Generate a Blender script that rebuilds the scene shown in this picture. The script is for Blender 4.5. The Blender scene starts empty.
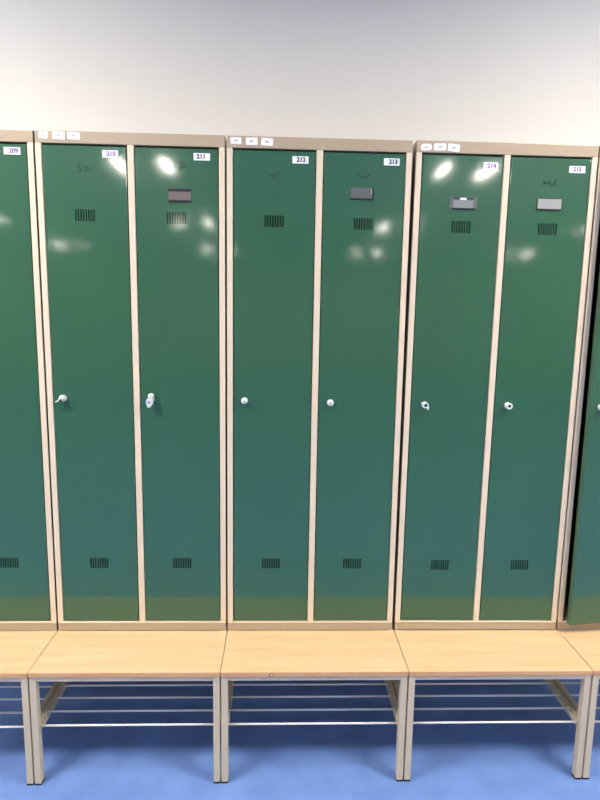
import bpy, bmesh, math, random
from mathutils import Vector, Matrix
random.seed(4)
S = bpy.context.scene
C = S.collection

# ------------------------------------------------------------------ helpers
def lin(c):
    c = c / 255.0
    return c / 12.92 if c <= 0.04045 else ((c + 0.055) / 1.055) ** 2.4
def rgb(r, g, b): return (lin(r), lin(g), lin(b), 1)

def mat(name, col, rough=.5, spec=.5, metal=0, bump=None, coat=0):
    m = bpy.data.materials.new(name); m.use_nodes = True
    b = m.node_tree.nodes['Principled BSDF']
    b.inputs['Base Color'].default_value = col
    b.inputs['Roughness'].default_value = rough
    b.inputs['Specular IOR Level'].default_value = spec
    b.inputs['Metallic'].default_value = metal
    b.inputs['Coat Weight'].default_value = coat
    return m
def nd(m, t, **kw):
    n = m.node_tree.nodes.new(t)
    for k, v in kw.items(): setattr(n, k, v)
    return n
def lk(m, a, b): m.node_tree.links.new(a, b)
def bsdf(m): return m.node_tree.nodes['Principled BSDF']

def noise_colour(m, c1, c2, scale=(1, 1, 1), nscale=5, detail=4, lo=.35, hi=.65, per_object=True):
    tc = nd(m, 'ShaderNodeTexCoord'); mp = nd(m, 'ShaderNodeMapping')
    mp.inputs['Scale'].default_value = scale
    lk(m, tc.outputs['Object'], mp.inputs['Vector'])
    n = nd(m, 'ShaderNodeTexNoise', noise_dimensions='4D')
    n.inputs['Scale'].default_value = nscale; n.inputs['Detail'].default_value = detail
    lk(m, mp.outputs['Vector'], n.inputs['Vector'])
    if per_object:
        oi = nd(m, 'ShaderNodeObjectInfo'); mu = nd(m, 'ShaderNodeMath', operation='MULTIPLY')
        mu.inputs[1].default_value = 40; lk(m, oi.outputs['Random'], mu.inputs[0]); lk(m, mu.outputs[0], n.inputs['W'])
    r = nd(m, 'ShaderNodeValToRGB')
    r.color_ramp.elements[0].position = lo; r.color_ramp.elements[0].color = c1
    r.color_ramp.elements[1].position = hi; r.color_ramp.elements[1].color = c2
    lk(m, n.outputs['Fac'], r.inputs['Fac'])
    lk(m, r.outputs['Color'], bsdf(m).inputs['Base Color'])
    return n, r

def noise_bump(m, nscale, strength, distance, scale=(1, 1, 1), detail=2):
    tc = nd(m, 'ShaderNodeTexCoord'); mp = nd(m, 'ShaderNodeMapping'); mp.inputs['Scale'].default_value = scale
    lk(m, tc.outputs['Object'], mp.inputs['Vector'])
    n = nd(m, 'ShaderNodeTexNoise', noise_dimensions='4D'); n.inputs['Scale'].default_value = nscale
    n.inputs['Detail'].default_value = detail
    oi = nd(m, 'ShaderNodeObjectInfo'); mu = nd(m, 'ShaderNodeMath', operation='MULTIPLY'); mu.inputs[1].default_value = 37
    lk(m, oi.outputs['Random'], mu.inputs[0]); lk(m, mu.outputs[0], n.inputs['W'])
    lk(m, mp.outputs['Vector'], n.inputs['Vector'])
    b = nd(m, 'ShaderNodeBump'); b.inputs['Strength'].default_value = strength; b.inputs['Distance'].default_value = distance
    lk(m, n.outputs['Fac'], b.inputs['Height']); lk(m, b.outputs['Normal'], bsdf(m).inputs['Normal'])

# ------------------------------------------------------------------ materials
M = {}
M['wall'] = mat('wall_paint', rgb(221, 220, 216), .75, .3)
noise_bump(M['wall'], 60, .05, .002)
M['wall_far'] = mat('far_wall_paint', rgb(196, 196, 194), .7, .3)
M['ceiling'] = mat('ceiling_tile', rgb(235, 235, 232), .85, .2)
m = M['floor'] = mat('blue_vinyl', rgb(96, 134, 208), .5, .35)
noise_colour(m, rgb(98, 128, 188), rgb(113, 145, 206), nscale=9, detail=8, lo=.3, hi=.7)
noise_bump(m, 90, .08, .002)
m = M['green'] = mat('green_door_paint', rgb(47, 92, 66), .075, .58)
bsdf(m).inputs['Coat Weight'].default_value = .45; bsdf(m).inputs['Coat Roughness'].default_value = .32
noise_bump(m, 2.2, 1.0, .003, (1, 1, .7), 1)
m = M['stile'] = mat('cream_paint', rgb(222, 206, 180), .38, .45)
m = M['beige'] = mat('beige_paint', rgb(176, 158, 134), .27, .5)
M['inside'] = mat('locker_inside_shade', rgb(26, 25, 24), .7, .2)  # interior shade put into the colour so slots and gaps read dark
m = M['leg'] = mat('leg_paint', rgb(208, 192, 164), .42, .4)
m = M['wood'] = mat('beech_board', rgb(240, 205, 152), .42, .4)
noise_colour(m, rgb(204, 172, 130), rgb(216, 187, 146), (1.0, 14, 14), 3.2, 6, .3, .7)
m = M['edge'] = mat('beech_edge', rgb(214, 166, 122), .45, .35)
noise_colour(m, rgb(204, 152, 106), rgb(220, 172, 126), (1.0, 14, 14), 4, 5, .3, .7)
M['chip'] = mat('pale_chip', rgb(226, 208, 190), .7, .2)
M['chip_dark'] = mat('chip_dark', rgb(150, 105, 80), .7, .2)
M['rod'] = mat('zinc_rod', rgb(226, 226, 220), .35, .5, 0)
M['rubber'] = mat('black_rubber', rgb(28, 27, 28), .7, .3)
M['white'] = mat('white_label', rgb(238, 238, 242), .5, .3)
M['ink_dark'] = mat('ink_dark', rgb(52, 50, 66), .7, .2)
M['ink_purple'] = mat('ink_purple', rgb(112, 92, 150), .7, .2)
M['ink_pale'] = mat('ink_pale', rgb(176, 172, 184), .7, .2)
M['chrome'] = mat('nickel', rgb(232, 234, 232), .3, .6, .3)
M['dark'] = mat('keyhole_dark', rgb(30, 34, 34), .6, .3)
M['card_grey'] = mat('card_grey', rgb(132, 135, 136), .5, .3)
M['card_light'] = mat('card_light', rgb(152, 155, 155), .5, .3)
M['card_mid'] = mat('card_mid', rgb(92, 96, 97), .4, .4)
M['card_pink'] = mat('card_pink', rgb(112, 99, 101), .5, .3)
M['lip'] = mat('holder_lip', rgb(34, 42, 40), .4, .4)
M['mark'] = mat('faded_pen', rgb(24, 62, 50), .5, .3)
M['fitting'] = mat('fitting_white', rgb(228, 228, 226), .5, .4)
def emis(name, col, st):
    m = bpy.data.materials.new(name); m.use_nodes = True
    b = bsdf(m); b.inputs['Base Color'].default_value = (.8, .8, .8, 1)
    b.inputs['Emission Color'].default_value = col; b.inputs['Emission Strength'].default_value = st
    return m
M['lamp_near'] = emis('lamp_strip_strong', (1, .92, .81, 1), 400)  # near row set stronger so its light and shadows dominate
M['lamp_far'] = emis('lamp_strip_weak', (1, .92, .82, 1), 115)  # same fittings set weaker to keep the floor under the benches dark

# ------------------------------------------------------------------ mesh builder
class MB:
    def __init__(s): s.bm = bmesh.new(); s.mats = []
    def mi(s, mname):
        if mname not in s.mats: s.mats.append(mname)
        return s.mats.index(mname)
    def merge(s, b, mname, smooth=False):
        i = s.mi(mname); me = bpy.data.meshes.new('t')
        for f in b.faces: f.material_index = i; f.smooth = smooth
        b.to_mesh(me); b.free(); s.bm.from_mesh(me); bpy.data.meshes.remove(me)
    def box(s, x0, x1, y0, y1, z0, z1, mname, bev=0.0, seg=2, rot=None):
        b = bmesh.new(); bmesh.ops.create_cube(b, size=1)
        for v in b.verts:
            v.co = Vector(((x0 + x1) / 2 + v.co.x * (x1 - x0), (y0 + y1) / 2 + v.co.y * (y1 - y0), (z0 + z1) / 2 + v.co.z * (z1 - z0)))
        if bev: bmesh.ops.bevel(b, geom=b.edges[:], offset=bev, segments=seg, affect='EDGES', profile=.5)
        if rot:
            ang, axis = rot; c = Vector(((x0 + x1) / 2, (y0 + y1) / 2, (z0 + z1) / 2))
            bmesh.ops.rotate(b, verts=b.verts[:], cent=c, matrix=Matrix.Rotation(ang, 3, axis))
        s.merge(b, mname)
    def prism(s, pts, y0, y1, mname, bev=0):          # outline in x,z extruded along y
        b = bmesh.new()
        f = b.faces.new([b.verts.new((p[0], y1, p[1])) for p in pts])
        r = bmesh.ops.extrude_face_region(b, geom=[f])
        for v in [e for e in r['geom'] if isinstance(e, bmesh.types.BMVert)]: v.co.y = y0
        bmesh.ops.recalc_face_normals(b, faces=b.faces[:])
        if bev: bmesh.ops.bevel(b, geom=b.edges[:], offset=bev, segments=2, affect='EDGES')
        s.merge(b, mname)
    def lathe(s, prof, cx, cz, y0, mname, n=24):      # profile (radius, distance out along -y)
        b = bmesh.new(); rings = []
        for r, d in prof:
            if r < 1e-6: rings.append([b.verts.new((cx, y0 - d, cz))])
            else: rings.append([b.verts.new((cx + r * math.cos(2 * math.pi * k / n), y0 - d, cz + r * math.sin(2 * math.pi * k / n))) for k in range(n)])
        for a, c in zip(rings, rings[1:]):
            for k in range(n):
                q = [a[k % len(a)], a[(k + 1) % len(a)], c[(k + 1) % len(c)], c[k % len(c)]]
                q2 = []
                for v in q:
                    if v not in q2: q2.append(v)
                if len(q2) > 2: b.faces.new(q2)
        bmesh.ops.recalc_face_normals(b, faces=b.faces[:])
        s.merge(b, mname, True)
    def tube(s, p, q, r, mname, n=12):
        p, q = Vector(p), Vector(q); d = (q - p)
        b = bmesh.new()
        bmesh.ops.create_cone(b, cap_ends=True, segments=n, radius1=r, radius2=r, depth=d.length)
        bmesh.ops.transform(b, matrix=Matrix.Translation((p + q) / 2) @ d.to_track_quat('Z', 'Y').to_matrix().to_4x4(), verts=b.verts[:])
        s.merge(b, mname, True)
    def text(s, body, size, cx, cz, y, mname, rot=0, bold=.0009):
        cu = bpy.data.curves.new('t', 'FONT'); cu.body = body; cu.size = size
        cu.align_x = 'CENTER'; cu.align_y = 'CENTER'; cu.offset = bold; cu.extrude = .00015; cu.resolution_u = 4
        o = bpy.data.objects.new('t', cu); C.objects.link(o)
        bpy.context.view_layer.update()
        me = bpy.data.meshes.new_from_object(o.evaluated_get(bpy.context.evaluated_depsgraph_get()))
        b = bmesh.new(); b.from_mesh(me)
        bmesh.ops.transform(b, matrix=Matrix.Translation((cx, y, cz)) @ Matrix.Rotation(rot, 4, 'Y') @ Matrix.Rotation(math.pi / 2, 4, 'X'), verts=b.verts[:])
        s.merge(b, mname)
        bpy.data.objects.remove(o); bpy.data.curves.remove(cu); bpy.data.meshes.remove(me)
    def build(s, name, parent=None, loc=(0, 0, 0), label=None):
        me = bpy.data.meshes.new(name); s.bm.to_mesh(me); s.bm.free()
        for mn in s.mats: me.materials.append(M[mn])
        o = bpy.data.objects.new(name, me); C.objects.link(o); o.location = loc
        if parent: o.parent = parent
        if label: o['label'] = label
        return o
def thing(name, loc, label, cat, group=None):
    o = bpy.data.objects.new(name, None); C.objects.link(o); o.location = loc; o.empty_display_size = .1
    o['label'] = label; o['category'] = cat
    if group: o['group'] = group
    return o
def struct(o): o['kind'] = 'structure'; return o

# ------------------------------------------------------------------ the room
XL, XR, YF, YW, ZC = -6.2, 7.0, -13.0, .51, 3.1
def slab(name, x0, x1, y0, y1, z0, z1, mn):
    b = MB(); b.box(x0, x1, y0, y1, z0, z1, mn); return struct(b.build(name))
slab('floor', XL - .1, XR + .1, YF - .1, YW + .1, -.1, 0, 'floor')
slab('ceiling', XL - .1, XR + .1, YF - .1, YW + .1, ZC, ZC + .1, 'ceiling')
slab('wall_back', XL, XR, YW, YW + .1, 0, ZC, 'wall')
slab('wall_left', XL - .1, XL, YF, YW, 0, ZC, 'wall_far')
slab('wall_right', XR, XR + .1, YF, YW, 0, ZC, 'wall_far')
slab('wall_front', XL, XR, YF - .1, YF, 0, ZC, 'wall_far')

# recessed ceiling fittings: two bright strips in a white square tray
def ceiling_light(x, y, mn):
    t = thing('ceiling_light', (x, y, ZC), 'square white ceiling light with two bright strips', 'ceiling light', 'square ceiling lights')
    b = MB()
    b.box(-.3, .3, -.3, .3, -.004, -.0005, 'fitting')
    for a in (-1, 1):
        b.box(a * .3 - .012, a * .3 + .012, -.312, .312, -.03, -.0005, 'fitting', .003)
        b.box(-.288, .288, a * .3 - .012, a * .3 + .012, -.03, -.0005, 'fitting', .003)
    b.box(-.14, .14, -.288, .288, -.022, -.004, 'fitting', .004)
    b.build('housing', t)
    for a in (-1, 1):
        b = MB(); b.box(a * .245 - (.035 if mn == 'lamp_near' else .024), a * .245 + (.035 if mn == 'lamp_near' else .024), -.27, .27, -.018, -.004, mn); b.build('lamp_strip', t)
for y in (-1.2, -4.3, -7.85, -11.3):
    for x in (-4.75, -1.3 if y < -2 else -1.55, 2.1, 5.55): ceiling_light(x, y, 'lamp_near' if y > -2 else 'lamp_far')

# ------------------------------------------------------------------ lockers
ZB, ZT = .397, 2.077          # underside, top
DZ0, DZ1 = .431, 2.040        # door opening
W, DEP = .593, .498
OP = [(.019, .286), (.307, .574)]   # door openings, from the unit's left side
DW = .261

def slots(cx, cz, n=8, w=.062, h=.037, pw=.0044):
    pitch = (w - pw) / (n - 1)
    return [(cx - w / 2 + k * pitch, cx - w / 2 + k * pitch + pw, cz - h / 2, cz + h / 2) for k in range(n)]

def door_mesh(vents):
    # a sheet steel pan: front with slotted louvres cut through it, turned edges, back rim
    b = bmesh.new()
    x0, x1, z0, z1 = -DW, 0.0, DZ0 + .003, DZ1 - .006
    bv, th = .0016, .018
    holes = []
    for cx, cz in vents: holes += slots(cx, cz)
    xs = sorted({x0 + bv, x1 - bv} | {v for h in holes for v in h[:2]} | {x0 + bv + (x1 - x0 - 2 * bv) * k / 6 for k in range(1, 6)})
    zs = sorted({z0 + bv, z1 - bv} | {v for h in holes for v in h[2:]} | {z0 + bv + (z1 - z0 - 2 * bv) * k / 30 for k in range(1, 30)})
    V = {}
    def v(x, y, z):
        k = (round(x, 6), round(y, 6), round(z, 6))
        if k not in V: V[k] = b.verts.new((x, y, z))
        return V[k]
    for xa, xb in zip(xs, xs[1:]):
        for za, zb in zip(zs, zs[1:]):
            mx, mz = (xa + xb) / 2, (za + zb) / 2
            if any(h[0] < mx < h[1] and h[2] < mz < h[3] for h in holes): continue
            b.faces.new([v(xa, 0, za), v(xb, 0, za), v(xb, 0, zb), v(xa, 0, zb)])
    # slot cheeks 3 mm deep
    for h in holes:
        for (xa, za), (xb, zb) in (((h[0], h[2]), (h[0], h[3])), ((h[0], h[3]), (h[1], h[3])), ((h[1], h[3]), (h[1], h[2])), ((h[1], h[2]), (h[0], h[2]))):
            q = [b.verts.new(p) for p in ((xa, 0, za), (xb, 0, zb), (xb, .003, zb), (xa, .003, za))]
            b.faces.new(q)
    # chamfer ring and returns; the front border vertices differ along grid lines so rings are separate quads
    def ring(r0, r1):
        (a0, a1, c0, c1, ya), (e0, e1, g0, g1, yb) = r0, r1
        A = [(a0, ya, c0), (a1, ya, c0), (a1, ya, c1), (a0, ya, c1)]
        B = [(e0, yb, g0), (e1, yb, g0), (e1, yb, g1), (e0, yb, g1)]
        for k in range(4):
            b.faces.new([b.verts.new(p) for p in (A[k], B[k], B[(k + 1) % 4], A[(k + 1) % 4])])
    ring((x0 + bv, x1 - bv, z0 + bv, z1 - bv, 0), (x0 + bv * .3, x1 - bv * .3, z0 + bv * .3, z1 - bv * .3, bv * .3))
    ring((x0 + bv * .3, x1 - bv * .3, z0 + bv * .3, z1 - bv * .3, bv * .3), (x0, x1, z0, z1, bv))
    ring((x0, x1, z0, z1, bv), (x0, x1, z0, z1, th))
    ring((x0, x1, z0, z1, th), (x0 + .02, x1 - .02, z0 + .02, z1 - .02, th))
    bmesh.ops.recalc_face_normals(b, faces=b.faces[:])
    for f in b.faces:
        if abs(f.normal.y) > .9 and f.calc_center_median().y < .001 and f.normal.y > 0: f.normal_flip()
    return b

def lock(kind, parent, x, z):
    b = MB()
    b.lathe([(.0, .0), (.0112, .0), (.0112, .002), (.0100, .0035), (.0088, .004), (.0088, .006)], x, z, 0, 'chrome')
    if kind == 'round':
        b.lathe([(.0088, .005), (.0092, .018), (.0085, .0205), (.0030, .0208), (0, .0208)], x, z, 0, 'chrome')
        b.box(x - .0011, x + .0011, -.0212, -.0202, z - .005, z + .005, 'dark')
    elif kind == 'ring':
        b.lathe([(.0095, .005), (.0110, .014), (.0110, .020), (.0100, .022), (.0060, .022), (.0052, .019)], x, z, 0, 'chrome')
        b.lathe([(.0056, .0192), (0, .0192)], x, z, 0, 'dark')
    elif kind == 'worn_ring':
        b.lathe([(.0090, .005), (.0100, .012), (.0100, .016), (.0088, .018), (.0060, .018), (.0054, .016)], x, z, 0, 'chrome')
        b.lathe([(.0058, .0162), (0, .0162)], x, z, 0, 'dark')
        b.box(x - .016, x - .006, -.018, -.014, z + .004, z + .010, 'chrome', .001, rot=(.3, 'Y'))
        b.box(x + .005, x + .011, -.019, -.015, z - .015, z - .003, 'chrome', .001)
    elif kind == 'tab':
        b.lathe([(.0095, .005), (.0100, .016), (.0090, .019), (0, .0192)], x, z + .002, 0, 'chrome')
        b.box(x - .021, x + .006, -.024, -.018, z - .006, z - .001, 'chrome', .0012, rot=(-.55, 'Y'))
        b.box(x + .001, x + .012, -.025, -.018, z + .000, z + .006, 'chrome', .0012, rot=(.75, 'Y'))
        b.lathe([(.0042, .0255), (0, .0255)], x - .001, z - .004, 0, 'dark')
    elif kind == 'hasp':
        b.lathe([(.0090, .005), (.0095, .018), (.0080, .021), (0, .0212)], x + .003, z + .012, 0, 'chrome')
        pts = [(x + .001, z + .010), (x + .011, z + .004), (x + .0125, z - .010), (x + .002, z - .024), (x - .006, z - .027), (x - .010, z - .016), (x - .0125, z - .004), (x - .007, z + .006)]
        b.prism(pts, -.026, -.018, 'chrome', .0016)
        b.lathe([(.0040, .0263), (0, .0263)], x - .001, z - .007, 0, 'card_grey')
    return b.build('lock', parent)

def number_label(parent, no, x0, x1, z0, z1, ink, dx=0):
    b = MB(); h = z1 - z0; cx, cz = (x0 + x1) / 2, (z0 + z1) / 2
    b.box(x0, x1, -.0012, 0, z0, z1, 'white', .0005)
    # digits sit right of centre on most labels
    b.text(no, h * .86, cx + dx, cz, -.0013, ink)
    return b.build('number_label', parent)

def card_holder(parent, style, x0, x1, z0, z1):
    b = MB()
    if style == 'pink':
        b.box(x0 + .004, x1 - .002, -.0012, 0, z0 + .004, z1 - .004, 'card_pink', .0004)
        b.box(x0 + .004, x1, -.0030, 0, z1 - .007, z1 , 'lip', .0008)
        b.box(x0 + .004, x1, -.0030, 0, z0, z0 + .007, 'lip', .0008)
    elif style == 'grey':
        b.box(x0 + .002, x1 - .004, -.0012, 0, z0 + .003, z1, 'card_mid', .0004)
        b.box(x0, x1, -.0028, 0, z0, z0 + .005, 'lip', .0008)
        b.box(x1 - .005, x1, -.0022, 0, z0 + .004, z1, 'lip', .0005)
        b.box(x1 - .010, x1 - .006, -.0016, 0, z0 + .018, z1 - .003, 'card_light', .0003)
    elif style == 'worn':
        b.box(x0, x1, -.0012, 0, z0, z1, 'card_mid', .0005)
        b.box(x0 + .012, x1 - .012, -.0020, 0, z0 + .006, z1 - .010, 'card_grey', .0004)
        b.box(x0 + .006, x1 - .004, -.0030, 0, z0 + .001, z0 + .006, 'lip', .0008)
        b.box(x0 + .010, x1 - .010, -.0030, 0, z1 - .006, z1 - .002, 'lip', .0008)
        b.box(x0 + .032, x0 + .054, -.0038, 0, z1 - .010, z1 - .003, 'white', .001)  # white patch stands in for a highlight on the plate
    elif style == 'light':
        b.box(x0, x1, -.0014, 0, z0, z1, 'lip', .0005)
        b.box(x0 + .003, x1 - .001, -.0024, 0, z0 + .005, z1 - .002, 'card_light', .0004)
        b.box(x0, x1, -.0034, 0, z0, z0 + .005, 'lip', .0008)
    return b.build('card_holder', parent)

MARKS = {   # faded hand-drawn figures: polylines in a 1 x 1 box
 '37': [[(0, .9), (.25, 1), (.35, .8), (.18, .55), (.38, .35), (.25, .05), (0, .1)], [(.6, .55), (.9, .75), (1, .45), (.8, .1), (.6, .2)]],
 'B':  [[(.55, .05), (.6, .9), (.95, .85), (.7, .5), (1, .25), (.6, .05)], [(0, .2), (.2, .35)]],
 'hook': [[(0, .45), (.3, .3), (.6, .35), (.7, .9)], [(.7, .9), (1, .8), (.95, .35)], [(.2, .05), (.65, .1)]],
 'hat': [[(0, .85), (.1, .35), (.45, .25), (.8, .35)], [(.75, .95), (1, .55), (.85, .3)]],
 'nums': [[(.1, .75), (.3, .35)], [(.32, .8), (.05, .3)], [(.42, .3), (.52, .7), (.6, .35)], [(.7, .15), (.78, .8)], [(.9, .2), (1, .95)]],
}
def pen_mark(parent, key, cx, cz, w, h):
    b = MB()
    for pl in MARKS[key]:
        for p, q in zip(pl, pl[1:]):
            a = (cx + (p[0] - .5) * w, -.0002, cz + (p[1] - .5) * h); c = (cx + (q[0] - .5) * w, -.0002, cz + (q[1] - .5) * h)
            b.tube(a, c, .0010, 'mark', 6)
    return b.build('pen_mark', parent, label='faded dark hand-drawn figure')

def sticker(parent, x0, x1, z0, z1, tilt, style):
    b = MB()
    cx, cz = (x0 + x1) / 2, (z0 + z1) / 2; w, h = (x1 - x0) / 2, (z1 - z0) / 2
    pts = []
    r = h * (.75 if style == 'oval' else .3)
    for sx, sz, a0 in ((1, 1, 0), (-1, 1, 90), (-1, -1, 180), (1, -1, 270)):
        for k in range(5):
            a = math.radians(a0 + k * 22.5); pts.append((sx * (w - r) + r * math.cos(a), sz * (h - r) + r * math.sin(a)))
    ca, sa = math.cos(tilt), math.sin(tilt)
    pts = [(cx + p[0] * ca - p[1] * sa, cz + p[0] * sa + p[1] * ca) for p in pts]
    b.prism(pts, -.0010, 0, 'white')
    # a small washed-out print in the middle
    b.box(cx - w * .35, cx + w * .3, -.00125, -.0009, cz - h * .22, cz + h * .12, 'ink_pale', rot=(-tilt, 'Y'))
    b.box(cx - w * .15, cx + w * .1, -.00125, -.0009, cz - h * .05, cz + h * .3, 'ink_pale', rot=(-tilt, 'Y'))
    return b.build('sticker', parent, label='small white sticker with a faint print')

def locker(x0, label, doors, stickers, lean=0, yaw=0):
    t = thing('locker', (x0, 0, ZB), label, 'locker', 'two-door green lockers in a row')
    if lean: t.location.z += W * lean + .0002
    t.rotation_euler = (0, lean, yaw)
    o = (0, 0, -ZB)
    b = MB()
    e = .0012
    b.box(0, e, .002, DEP, ZB, ZT, 'beige'); b.box(W - e, W, .002, DEP, ZB, ZT, 'beige')
    b.box(e, W - e, .002, DEP, ZT - e, ZT, 'beige'); b.box(e, W - e, .004, DEP, ZB, ZB + e, 'beige')
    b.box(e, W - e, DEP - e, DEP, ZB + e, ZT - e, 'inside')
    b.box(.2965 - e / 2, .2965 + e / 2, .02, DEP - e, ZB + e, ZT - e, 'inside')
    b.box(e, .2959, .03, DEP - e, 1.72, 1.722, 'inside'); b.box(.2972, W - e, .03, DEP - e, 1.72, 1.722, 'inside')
    b.build('carcass', t, o)
    for xa, xb, nm in ((0, .019, 'stile'), (.574, W, 'stile'), (.286, .307, 'mullion')):
        b = MB(); b.box(xa, xb, 0, .024, DZ0 - .0005, DZ1 + .0005, 'stile', .0022, 3); b.build(nm, t, o)
    b = MB(); b.box(0, W, 0, .024, DZ1, ZT, 'beige', .0022, 3); b.build('header', t, o)
    b = MB(); b.box(0, W, 0, .024, ZB, DZ0 - .0055, 'beige', .0012, 2); b.box(0, W, -.0012, .024, DZ0 - .0062, DZ0, 'stile', .0025, 3); b.build('bottom_rail', t, o)  # paler lip paints in the highlight along the rail's top edge
    for k, d in enumerate(doors):
        xa, xb = OP[k]; hx = xb - .003                       # hinge side is the right edge
        vx = -DW / 2
        bm = door_mesh([(vx + d.get('vx', -.004), d.get('vz', 1.822)), (vx, d.get('vl', .650))])
        q = MB(); q.merge(bm, 'green')
        D = q.build('door', t, (hx, .0008, -ZB))
        D.rotation_euler = (0, 0, d.get('open', 0))
        rel = lambda x: x - x0 - hx
        if 'lock' in d:
            kind, lx, lz = d['lock']; lock(kind, D, rel(lx), lz - .004)
        if 'no' in d:
            no, la, lb, lc, ld, ink, dx = d['no']; number_label(D, no, rel(la), rel(lb), lc, ld, ink, dx)
        if 'card' in d:
            st, ca, cb, cc, cd = d['card']; card_holder(D, st, rel(ca), rel(cb), cc, cd)
        if 'mark' in d:
            key, mx, mz, w, h = d['mark']; pen_mark(D, key, rel(mx), mz, w, h)
    for (sa, sb, sc, sd, tl, st) in stickers:
        s = sticker(t, sa - x0, sb - x0, sc, sd, tl, st); s.location = o
    return t

locker(-1.1965, 'green locker at the left edge, cut by the frame, its door numbered 209',
       [dict(lock=('round', -1.14, 1.235)), dict(no=('209', -.6947, -.6434, 2.0022, 2.0242, 'ink_purple', .005), lock=('round', -.852, 1.235))], [])
locker(-.598, 'green two-door locker numbered 210 and 211',
       [dict(vx=-.005, vz=1.823, no=('210', -.3898, -.3407, 2.000, 2.0225, 'ink_purple', .003), lock=('tab', -.5436, 1.2356), mark=('37', -.4540, 1.967, .040, .028)),
        dict(vx=-.003, vz=1.821, no=('211', -.1035, -.0517, 1.999, 2.021, 'ink_dark', -.002), lock=('hasp', -.2537, 1.2358), card=('pink', -.1887, -.1115, 1.8701, 1.9112), mark=('B', -.150, 1.985, .040, .026))],
       [(-.5842, -.5559, 2.053, 2.0725, 0, 'plain'), (-.5420, -.5035, 2.0515, 2.0735, -.04, 'plain'), (-.4955, -.4577, 2.0515, 2.0735, -.03, 'plain')])
locker(.001, 'green two-door locker numbered 212 and 213',
       [dict(vx=0, vz=1.818, no=('212', .2099, .2613, 1.9975, 2.0195, 'ink_dark', .002), lock=('round', .0594, 1.2345), mark=('hook', .1555, 1.963, .036, .024)),
        dict(vx=.0015, vz=1.8155, no=('213', .5029, .5537, 1.9985, 2.0205, 'ink_dark', .005), lock=('round', .3498, 1.2312), card=('grey', .3980, .4737, 1.8905, 1.9285), mark=('hat', .440, 1.966, .034, .024))],
       [(.0132, .0479, 2.0515, 2.0715, 0, 'plain'), (.0615, .0985, 2.0500, 2.0720, .04, 'plain'), (.1101, .1476, 2.0490, 2.0715, -.05, 'plain')])
locker(.6035, 'green two-door locker numbered 214 and 215',
       [dict(vx=.005, vz=1.812, vl=.6445, no=('214', .8225, .8710, 1.993, 2.0155, 'ink_purple', .003), lock=('worn_ring', .6715, 1.2264), card=('worn', .7195, .8090, 1.8660, 1.9062)),
        dict(vx=.0045, vz=1.8115, vl=.6465, no=('215', 1.1045, 1.1575, 1.990, 2.0115, 'ink_purple', .000), lock=('ring', .9578, 1.2281), card=('light', 1.0060, 1.0880, 1.8710, 1.9085), mark=('nums', 1.042, 1.957, .046, .030))],
       [(.6170, .6520, 2.0460, 2.0660, .05, 'oval'), (.6590, .6985, 2.0470, 2.0685, .02, 'plain'), (.7040, .7425, 2.0450, 2.0680, -.10, 'plain')],
       lean=.0020)
locker(1.2015, 'green locker at the right edge with its door standing ajar',
       [dict(lock=('round', 1.2615, 1.230), open=math.radians(8.6)), dict(lock=('round', 1.55, 1.230))], [], lean=.0020)

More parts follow.
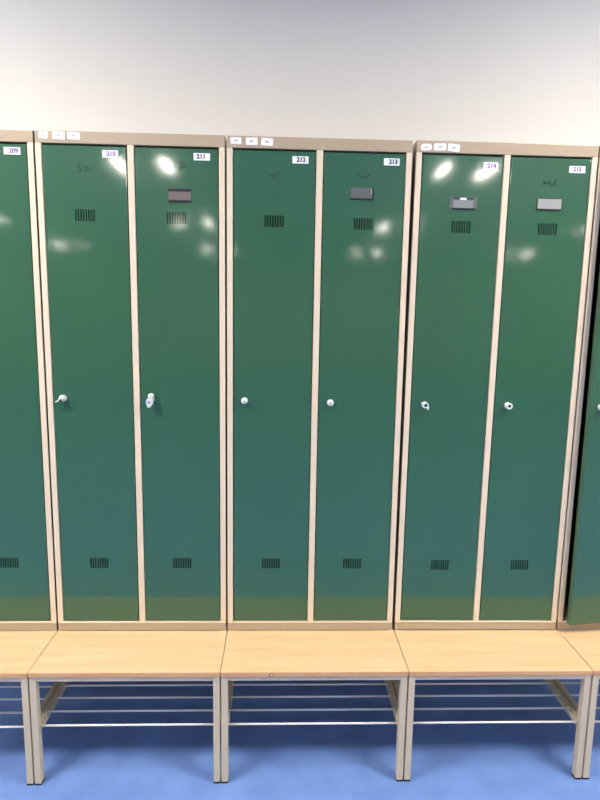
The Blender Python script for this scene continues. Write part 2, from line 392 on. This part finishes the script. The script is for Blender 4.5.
# ------------------------------------------------------------------ benches
SY, SZ = -.241, .397
def bench(x0, label, chip=None, dz=0, w=.5995):
    t = thing('bench', (x0, 0, 0), label, 'bench', 'beech-topped benches under the lockers')
    b = MB()
    b.box(0, w, SY, -.001, .379, SZ, 'wood', .0022, 2)
    b.bm.faces.ensure_lookup_table()
    i = b.mi('edge')
    for f in b.bm.faces:
        if f.normal.y < -.8: f.material_index = i
    seat = b.build('seat_board', t)
    if chip:
        c = MB(); cx, cz = chip
        c.prism([(cx - .007, cz - .004), (cx - .003, cz + .006), (cx + .005, cz + .007), (cx + .008, cz + .001), (cx + .004, cz - .006)], SY - .0006, SY + .001, 'chip_dark')
        c.prism([(cx - .002, cz - .002), (cx, cz + .004), (cx + .0045, cz + .004), (cx + .004, cz - .003)], SY - .0010, SY + .001, 'chip')
        c.build('chip', seat, label='pale chip in the front edge')
    L = .021
    # top frame: front rail, two side rails carrying the locker, back rail
    b = MB(); y0 = SY + .003
    b.box(L, w - L, y0 + .002, y0 + .027, .364, .379, 'stile', .0008); b.build('front_rail', t)
    b = MB(); b.box(0, w, .465, .49, .367, .3968, 'leg', .0015); b.build('back_rail', t)
    for xa in (.0015, w - L - .0015):
        b = MB(); b.box(xa, xa + L, y0 + .025, .002, .354, .379, 'leg', .0015); b.box(xa, xa + L, .0, .465, .354, .3968, 'leg', .0015); b.build('side_rail', t)
        for ya in (y0, .465):
            b = MB(); b.box(xa, xa + L, ya, ya + .025, .005, .379 if ya < 0 else .3675, 'leg', .002)
            lg = b.build('leg', t)
            b = MB(); b.box(xa - .0005, xa + L + .0005, ya - .0005, ya + .0255, 0, .006, 'rubber', .001); b.build('foot_cap', lg)
        # shoe rack bearer running back from the front leg
        b = MB(); b.box(xa, xa + L, y0 + .025, .465, .178 + dz, .200 + dz, 'leg', .0015); b.build('rack_bearer', t)
    for y in (-.221, -.155, -.089, -.023):
        b = MB(); b.tube((L - .004, y, .2000 + dz), (w - L + .004, y, .2000 + dz), .0033, 'rod', 10); b.build('rack_rod', t)
    return t
bench(-1.2005, 'beech bench at the left edge, cut by the frame', dz=-.004)
bench(-.5995, 'beech bench below the locker numbered 210 and 211')
bench(.0015, 'beech bench below lockers 212 and 213, with a small chip in its front edge', chip=(.160, .387))
bench(.6025, 'beech bench below the locker numbered 214 and 215')
bench(1.2040, 'beech bench at the right edge, below the locker with the open door')

# ------------------------------------------------------------------ camera
pitch, yaw, roll = -.144158, .0335658, .0168039
cp, sp, cy, sy = math.cos(pitch), math.sin(pitch), math.cos(yaw), math.sin(yaw)
F = Vector((sy * cp, cy * cp, sp)); R = Vector((cy, -sy, 0)); U = R.cross(F)
R2 = R * math.cos(roll) + U * math.sin(roll); U2 = U * math.cos(roll) - R * math.sin(roll)
cd = bpy.data.cameras.new('camera'); cam = bpy.data.objects.new('camera', cd); C.objects.link(cam)
cam.matrix_world = Matrix(((R2.x, U2.x, -F.x, .183848), (R2.y, U2.y, -F.y, -1.876169), (R2.z, U2.z, -F.z, 1.507559), (0, 0, 0, 1)))
cd.sensor_fit = 'VERTICAL'; cd.sensor_height = 36; cd.lens = 560 / 800 * 36
cd.clip_start = .02
S.camera = cam

w = bpy.data.worlds.new('world'); S.world = w; w.use_nodes = True
w.node_tree.nodes['Background'].inputs[0].default_value = (.05, .05, .05, 1)
S.view_settings.view_transform = 'Standard'; S.view_settings.look = 'None'
S.view_settings.exposure = 0; S.view_settings.gamma = 1; S.view_settings.use_curve_mapping = False
